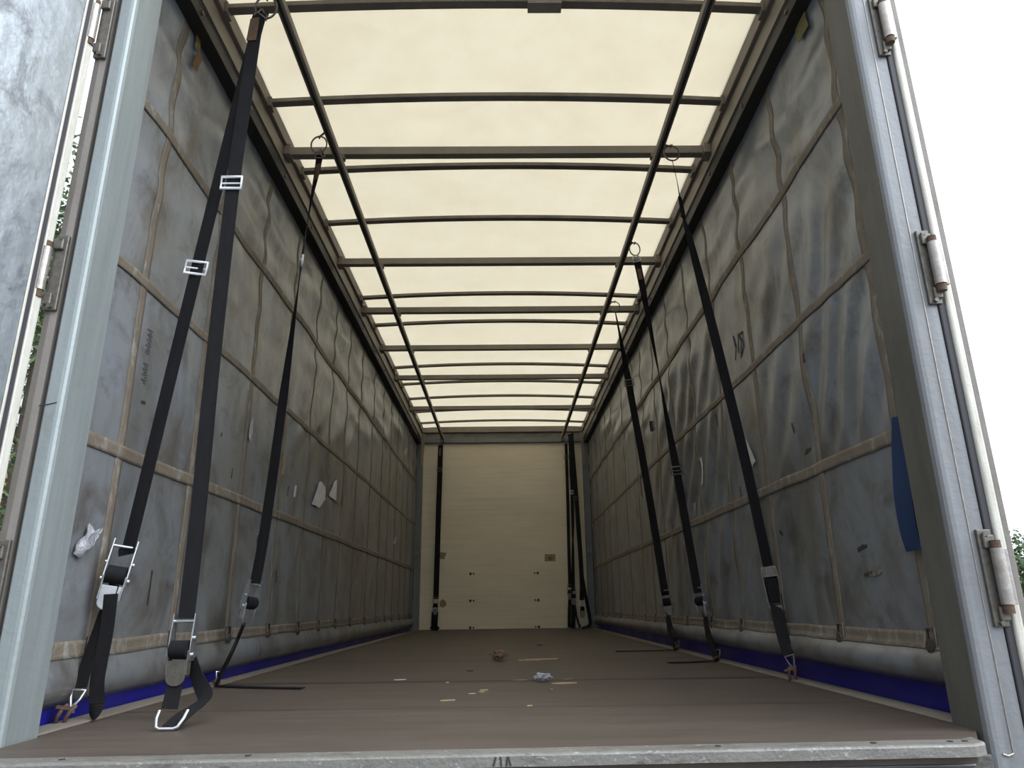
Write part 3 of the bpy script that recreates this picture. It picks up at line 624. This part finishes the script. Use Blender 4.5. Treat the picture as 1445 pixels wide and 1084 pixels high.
# far straps at the bulkhead
f1 = strap('bunched black strap hanging against the left of the white bulkhead', (-.93, 8.3, 0))
q = MB(); q.tube([(-.90, 8.29, 2.69), (-.905, 8.29, 2.66), (-.915, 8.29, 2.60)], .008, 8); q.build('top_hook', 'dull', f1)
q = MB(); q.ribbon([(-.918, 8.29, 2.60), (-.925, 8.29, 1.951), (-.934, 8.29, 1.2), (-.942, 8.29, .42)], .075, .010, [15, 0, 0, 5]); q.build('upper_webbing', 'black', f1)
q = MB(); q.ribbon([(-.93, 8.27, 2.20), (-.94, 8.27, 1.7), (-.95, 8.27, .5)], .05, .006, [20, 0, 0]); q.build('doubled_webbing', 'black', f1)
buckle(f1, frame_at((-.925, 8.27, 2.22), (0, 0, -1), X), 'dull')
ratchet(f1, frame_at((-.945, 8.27, .45), (0, 0, -1), X), .25, 'dull', 'dull')
q = MB(); q.ribbon([(-.95, 8.28, .25), (-.955, 8.27, .10), (-.955, 8.26, .012)], .09, .012, [0, 15, 30]); q.ribbon([(-.99, 8.25, .02), (-.95, 8.24, .055), (-.90, 8.25, .015)], .06, .010); q.build('bunched_end', 'black', f1)
q = MB(); q.ribbon([(-.923, 8.283, 2.55), (-.926, 8.283, 2.44)], .03, .013); tag(q.build('worn_patch', 'worn', f1), 'rusty brown worn patch')

f2 = strap('thin straight black strap on the right of the bulkhead, nearest its middle', (.93, 8.3, 0))
q = MB(); q.tube([(.90, 8.3, 2.69), (.925, 8.3, 2.66), (.94, 8.3, 2.60)], .007, 8); q.build('top_hook', 'dull', f2)
q = MB(); q.ribbon([(.941, 8.3, 2.60), (.938, 8.3, 1.829), (.928, 8.3, .9), (.925, 8.3, .55)], .048, .006, [40, 30, 30, 30]); q.build('upper_webbing', 'black', f2)
buckle(f2, frame_at((.941, 8.29, 2.40), (0, 0, -1), X), 'dull')
ratchet(f2, frame_at((.925, 8.29, .60), (0, 0, -1), X), .22, 'dull', 'dull')
q = MB(); q.ribbon([(.918, 8.3, .40), (.905, 8.3, .2), (.898, 8.29, .02)], .045, .006, [30, 20, 10]); q.build('lower_webbing', 'black', f2)

f3 = strap('black strap with a bright slide buckle, second of those at the right of the bulkhead', (.98, 8.25, 0))
q = MB(); q.ribbon([(1.0, 8.25, 2.76), (1.005, 8.25, 2.60), (1.000, 8.24, 2.1)], .060, .006, [20, 10, 0]); q.build('upper_webbing', 'black', f3)
buckle(f3, frame_at((1.002, 8.225, 1.87), (0, 0, -1), X), 'bright')
q = MB(); q.ribbon([(1.000, 8.24, 2.1), (1.000, 8.24, 1.84), (.985, 8.24, 1.2), (.968, 8.24, .70), (.964, 8.24, .50)], .052, .004, [0, 0, 70, 20, 0]); q.build('middle_webbing', 'black', f3)
ratchet(f3, frame_at((.963, 8.23, .55), (0, 0, -1), X), .24, 'dull', 'dull')
q = MB(); q.ribbon([(.962, 8.24, .36), (.955, 8.24, .18), (.945, 8.24, .012)], .06, .008, [0, 0, 10]); q.ribbon([(.975, 8.22, .34), (.998, 8.22, .16), (1.04, 8.2, .02)], .03, .004, [30, 40, 20]); q.build('lower_webbing', 'black', f3)
q = MB(); q.tube([(.93, 8.25, 2.73), (1.0, 8.25, 2.75)], .009, 8); q.build('top_hook', 'dull', f3)

f4 = strap('longer black strap slanting to the corner post at the right of the bulkhead', (1.08, 8.2, 0))
q = MB(); q.ribbon([(1.018, 8.2, 2.74), (1.022, 8.2, 2.5), (1.052, 8.2, 1.80), (1.075, 8.2, 1.1), (1.086, 8.2, .62), (1.070, 8.2, .36)], .062, .006, [20, 10, 0, 20, 20, 10]); q.build('upper_webbing', 'black', f4)
q = MB(); q.ribbon([(1.085, 8.19, .75), (1.13, 8.19, .42), (1.17, 8.19, .16), (1.165, 8.18, .05), (1.06, 8.16, .015)], .045, .005, [10, 10, 10, 20, 10]); q.build('slanting_tail', 'black', f4)
buckle(f4, frame_at((1.05, 8.185, 1.78), (0, 0, -1), X), 'dull')
ratchet(f4, frame_at((1.075, 8.185, .38), (0, 0, -1), X), .24, 'bright', 'dull')
q = MB(); q.tube([(.985, 8.2, 2.73), (1.018, 8.2, 2.74)], .009, 8); q.build('top_hook', 'dull', f4)
q = MB(); q.ring((1.06, 8.17, .085), .028, .006, (0, 1, 0)); q.build('end_hook', 'zinc', f4)

# blue strap end hanging behind the right post
bs = MB(); bs.ribbon([(1.252, .085, .86), (1.243, .10, .75), (1.236, .115, .62), (1.240, .125, .52), (1.247, .125, .455)], .055, .004, [70, 62, 60, 62, 70])
o = bs.build('blue_strap_end', 'bluestrap'); tag(o, 'short dark blue strap hanging on the right curtain beside the rear post', 'strap')

# ------------------------------------------------------------------ scraps stuck to the curtains
def scrap(nm, label, cat, s, y, z, poly, m, off=.008, curl=.008, group='torn paper scraps stuck to the curtains'):
    """poly: outline in (along the curtain, height) metres about its centre"""
    bm = bmesh.new(); vs = [bm.verts.new((0, p[0], p[1])) for p in poly]; bm.faces.new(vs)
    bmesh.ops.triangulate(bm, faces=bm.faces[:]); bmesh.ops.subdivide_edges(bm, edges=bm.edges[:], cuts=4, use_grid_fill=True)
    x0 = cx(s, y, z)-s*off
    for v in bm.verts:
        yy, zz = v.co.y, v.co.z; v.co.x = (cx(s, y+yy, z+zz)-s*off)-x0 - s*curl*abs(noise.noise((yy*22+y, zz*22, 3)))
    me = bpy.data.meshes.new(nm); bm.to_mesh(me); bm.free(); me.materials.append(MT[m])
    o = bpy.data.objects.new(nm, me); C.objects.link(o); o.location = (x0, y, z)
    d = o.modifiers.new('t', 'SOLIDIFY'); d.thickness = .0008; tag(o, label, cat, group); return o
L_ = -1
scrap('plastic_scrap', 'crumpled clear plastic scrap on the left curtain beside the rear post', 'plastic scrap', L_, .19, .520, [(-.06, -.045), (-.03, -.055), (.02, -.02), (.03, .0), (.07, .045), (.02, .028), (-.01, .05), (-.02, .01), (-.05, -.01)], 'plastic', .012, .03)
scrap('plastic_scrap', 'narrow whitish plastic sliver on the left curtain behind the second hanging strap', 'plastic scrap', L_, 1.48, 1.19, [(-.03, -.06), (.01, -.07), (.03, -.01), (.005, .07), (-.02, .02)], 'plastic')
scrap('paper_scrap', 'larger white torn paper pair, left piece, on the left curtain', 'paper scrap', L_, 2.90, 1.075, [(-.17, -.10), (.03, -.10), (.16, -.02), (.14, .06), (.02, .085), (-.02, .07)], 'paper', .010, .012)
scrap('paper_scrap', 'smaller white torn paper pair, pointed right piece, on the left curtain', 'paper scrap', L_, 3.25, 1.14, [(-.12, -.05), (.12, -.05), (.14, .11), (.08, .09)], 'paper', .010, .012)
scrap('paper_scrap', 'faint grey paper strip on the left curtain, above and left of the white pair', 'paper scrap', L_, 2.06, 1.11, [(-.03, -.06), (.03, -.06), (.04, .06), (-.02, .06)], 'tan', .004, .002)
scrap('paper_scrap', 'small grey shred on the left curtain just left of the white pair', 'paper scrap', L_, 2.33, 1.0, [(-.02, -.04), (.02, -.03), (.03, .04), (-.02, .03)], 'paper', .004, .004)
scrap('paper_scrap', 'long pale shred on the left curtain right of the white pair', 'paper scrap', L_, 3.65, 1.08, [(-.04, -.10), (.04, -.08), (.05, .10), (0, .12)], 'tan', .004, .004)
scrap('paper_scrap', 'small white shred high on the left curtain near the bulkhead', 'paper scrap', L_, 7.1, 2.24, [(-.12, -.05), (.05, -.02), (.1, .08), (-.05, .04)], 'paper')
scrap('paper_scrap', 'small white shred low on the left curtain near the bulkhead', 'paper scrap', L_, 6.45, 1.06, [(-.14, -.04), (.0, -.05), (.14, .05), (.02, .04)], 'paper')
lb = scrap('curtain_label', 'yellow and orange label high on the left curtain under the cant rail', 'label', L_, .395, 2.585, [(-.022, -.035), (.022, -.035), (.022, .045), (-.022, .045)], 'yellow', .014, .0, 'warning labels high on the curtains')
q = scrap('orange_half', None, None, L_, .425, 2.525, [(-.022, -.04), (.022, -.04), (.022, .03), (-.022, .03)], 'orange', .0145, .0, None)
q.location = q.location - lb.location; q.parent = lb
tag(scrap('curtain_label', 'small yellow label high on the right curtain by the rear post', 'label', 1, .30, 2.57, [(-.05, -.035), (.05, -.035), (.05, .035), (-.05, .035)], 'yellow', .014, .0), group='warning labels high on the curtains')
scrap('paper_scrap', 'white paper scrap on the right curtain just behind the nearest strap', 'paper scrap', 1, 1.475, 1.03, [(-.06, -.05), (-.01, -.065), (.06, .055), (.035, .085)], 'paper', .008, .006)
scrap('paper_scrap', 'tall narrow pale paper strip on the right curtain between the two nearer straps', 'paper scrap', 1, 2.39, 1.11, [(-.035, -.085), (.01, -.09), (.03, .085), (.0, .09)], 'paper', .008, .006)
scrap('plastic_scrap', 'tiny pale tag on the right curtain beside the middle strap', 'plastic scrap', 1, 2.64, .905, [(-.02, -.05), (.02, -.04), (.03, .04), (-.02, .04)], 'plastic')
scrap('paper_scrap', 'ragged pale strip low on the right curtain between the middle and far straps', 'paper scrap', 1, 3.36, .83, [(-.06, -.10), (-.01, -.10), (.01, .0), (.06, .09), (.0, .11), (-.03, 0)], 'tan', .006, .008)
scrap('paper_scrap', 'upper pale shred on the right curtain left of the far strap', 'paper scrap', 1, 4.44, 1.34, [(-.04, -.09), (.05, -.08), (.04, .1), (-.02, .09)], 'tan')
scrap('paper_scrap', 'lower pale shred on the right curtain left of the far strap', 'paper scrap', 1, 4.68, 1.16, [(-.05, -.07), (.02, -.08), (.05, .08), (.0, .07)], 'tan')
# small loop on the right curtain
q = MB(); xx = cx(1, 3.77, 1.745)-.008; q.tube([(xx, 3.75, 1.70), (xx, 3.80, 1.71), (xx, 3.80, 1.79), (xx, 3.75, 1.78)], .007, 6, True); tag(q.build('wire_loop', 'stain'), 'small dark oval wire loop high on the right curtain', 'wire loop')

# labels and tape on the bulkhead
def card(nm, label, cat, x, z, poly, m, group=None):
    q = MB(); q.prism(poly, -.0015, .0, 'y'); o = q.build(nm, m); o.location = (x, YB-.002, z); tag(o, label, cat, group); return o
o = card('parcel_label', 'square tan paper label with a printed triangle on the right of the bulkhead', 'label', .665, .965, [(-.078, -.05), (.078, -.048), (.076, .05), (-.076, .05)], 'tan')
q = MB(); q.prism([(-.03, -.025), (.03, -.025), (0, .03)], -.0022, -.0015, 'y'); q2 = q.build('printed_triangle', 'worn'); q2.parent = o
card('tape_scrap', 'upper brown tape scrap beside the strap at the left of the bulkhead', 'tape', -.865, 1.01, [(-.05, -.04), (.02, -.05), (.05, .04), (-.04, .05)], 'tan', 'brown tape scraps on the bulkhead')
card('tape_scrap', 'lower torn brown tape scrap beside the strap at the left of the bulkhead', 'tape', -.85, .36, [(-.05, -.04), (.0, -.06), (.05, -.02), (.03, .03), (-.01, .06), (-.05, .02)], 'tan', 'brown tape scraps on the bulkhead')

# ------------------------------------------------------------------ litter on the floor
def chip(nm, label, x, y, ln, wd, rot, m='wood', h=.004, cat='wood chip', group='wood chips on the floor'):
    q = MB(); n = 7; top = []; 
    for i in range(n):
        t = i/(n-1); k = wd/2*(.35+.65*math.sin(math.pi*t))*(1+.3*random.uniform(-1, 1)); top += [(ln*(t-.5), k), ]
    low = [(x_, -w_*(1+.2*random.uniform(-1, 1))) for x_, w_ in reversed(top)]
    q.prism(top+low, .0006, h, 'z'); o = q.build(nm, m); o.location = (x, y, 0); o.rotation_euler = (0, 0, rot); tag(o, label, cat, group); return o
def crumple(nm, label, cat, x, y, r, m, sq=.55, seed=1):
    bm = bmesh.new(); bmesh.ops.create_icosphere(bm, subdivisions=4, radius=1)
    for v in bm.verts:
        n = v.co.normalized(); k = 1+.45*noise.noise(n*1.7+Vector((seed, 0, 0)))+.30*noise.noise(n*4.2+Vector((seed, 3, 0)))+.12*noise.noise(n*9)
        v.co = Vector((n.x*k*r*1.25, n.y*k*r, n.z*k*r*sq))
    zmin = min(v.co.z for v in bm.verts)
    for v in bm.verts: v.co.z -= zmin
    me = bpy.data.meshes.new(nm); bm.to_mesh(me); bm.free(); me.materials.append(MT[m]); o = bpy.data.objects.new(nm, me); C.objects.link(o)
    o.location = (x, y, 0); tag(o, label, cat); return o
crumple('dry_leaf_clump', 'crumpled brown dry leaf clump on the floor left of centre', 'leaf', -.022, 2.50, .034, 'leafd', .8, 5)
crumple('crumpled_foil', 'crumpled silvery white foil wrapper lying on the dark floor seam', 'wrapper', .178, 1.24, .026, 'plastic', .6, 2)
leaf = chip('wood_chip', 'broad flat tan splinter just right of the foil wrapper', .262, 1.15, .105, .035, .1)
chip('wood_chip', 'long thin pale splinter lying beyond the brown leaf clump', .235, 2.53, .20, .02, .12, h=.008)
chip('wood_chip', 'second thin splinter beside the long one beyond the foil', .16, 2.48, .13, .014, -.12, h=.006)
chip('paper_shred', 'flat grey paper shred on the seam at the left of the floor', -.455, 1.40, .055, .04, .1, 'paper', .002, 'paper shred', 'paper shreds on the floor')
chip('paper_shred', 'flat pale shred on the seam touching the left of the foil', .085, 1.31, .06, .03, .0, 'tan', .002, 'paper shred', 'paper shreds on the floor')
chip('wood_chip', 'topmost of three little chips left of centre', -.065, .935, .032, .010, .2)
chip('wood_chip', 'middle of three little chips left of centre', -.072, .875, .022, .010, -.1)
chip('wood_chip', 'lowest of three little chips left of centre', -.106, .82, .026, .007, .1)
chip('wood_chip', 'longest yellow splinter near the front left of the litter', -.182, .63, .052, .010, .3)
chip('wood_chip', 'small round chip near the middle of the front floor', .096, .46, .018, .014, .2)
chip('wood_chip', 'single tiny chip below the foil wrapper', .196, .93, .012, .010, .2)
chip('wood_chip', 'tiny chip on the seam left of centre', -.232, 1.24, .012, .016, 1.2)
chip('dirt_flake', 'small dark flake left of the brown leaf clump', -.16, 1.80, .03, .018, .1, 'stain', .004, 'flake', 'dark flakes on the floor')
chip('dirt_flake', 'small dark flake far down the floor right of centre', .30, 4.2, .05, .03, .1, 'stain', .004, 'flake', 'dark flakes on the floor')
chip('paper_shred', 'pale shred on the seam right of the foil', .295, 1.33, .04, .02, .0, 'tan', .002, 'paper shred', 'paper shreds on the floor')

# ------------------------------------------------------------------ outside: trees, house
def tree(label, x, y, h, r, seed, nleaf=2600, lf=.22, base=.25):
    rnd = random.Random(seed); t = thing('tree', label, 'tree', (x, y, -1.25), 'trees beyond the trailer')
    q = MB(); z0 = -1.25
    q.tube([(x, y, z0), (x+.1, y, z0+h*.3), (x-.05, y+.1, z0+h*.65), (x, y, z0+h*.9)], [.22, .17, .11, .03], 10)
    for k in range(9):
        a = k*2.4; zz = z0+h*(.3+.055*k); q.tube([(x, y, zz), (x+math.cos(a)*r*.45, y+math.sin(a)*r*.45, zz+r*.25), (x+math.cos(a)*r*.8, y+math.sin(a)*r*.8, zz+r*.45)], [.08, .05, .02], 6)
    q.build('trunk', 'bark', t)
    q = MB(); cl = [(Vector((rnd.gauss(0, .42), rnd.gauss(0, .42), rnd.uniform(-.95, .95))), rnd.uniform(.25, .45)) for _ in range(26)]
    for _ in range(nleaf):
        c, cr_ = rnd.choice(cl); p = c + Vector((rnd.gauss(0, 1), rnd.gauss(0, 1), rnd.gauss(0, 1)))*cr_*.5
        zz = z0+h*(base+(1-base)*.5)+p.z*h*(1-base)*.5
        P_ = Vector((x+p.x*r, y+p.y*r, zz)); a = Vector((rnd.gauss(0, 1), rnd.gauss(0, 1), rnd.gauss(0, .6))).normalized(); b2 = a.orthogonal().normalized()
        b2 = Matrix.Rotation(rnd.uniform(0, 6.28), 3, a) @ b2; l_ = lf*rnd.uniform(.6, 1.2)
        q.add([P_, P_+a*l_*.5+b2*l_*.25, P_+a*l_, P_+a*l_*.5-b2*l_*.25], [(0, 1, 2, 3)])
    q.build('foliage', 'leaf', t)
tree('tall leafy tree seen through the gap beside the left post', -17.0, 22.5, 17.5, 3.4, 3, 5200, .34, .16)
tree('lower bushy tree behind the gap at the left', -20.3, 27.9, 10, 2.4, 8, 3000, .3, .2)
tree('dense shrub low in the gap at the left', -11.3, 16.2, 3.9, 1.8, 9, 2600, .2, .05)
tree('distant green tree past the right rear door', 31, 41, 4.9, 3.2, 4, 3000, .3, .05)
tree('distant rounded tree at the right edge of the view', 36, 50.5, 5.4, 4.0, 6, 3000, .34, .05)
hs = thing('brick_house', 'red brick building with tiled roof glimpsed through the left gap', 'building', (-21, 31, -1.25))
q = MB(); q.box(-26, -16, 31, 39, -1.25, 5.2); q.build('brick_wall', 'brick', hs)
q = MB(); q.prism([(30.4, 5.2), (39.6, 5.2), (35, 8.2)], -26.4, -15.6, 'x'); q.build('tiled_roof', 'tile', hs)
for x in (-24, -21, -18):
    for z in (.2, 3):
        q = MB(); q.box(x-.5, x+.5, 30.95, 31.05, z, z+1.3); q.build('window_pane', 'winglass', hs)

# fix the parent offsets of hinge and ratchet sub-parts (all built in world space, roots unrotated)
bpy.context.view_layer.update()
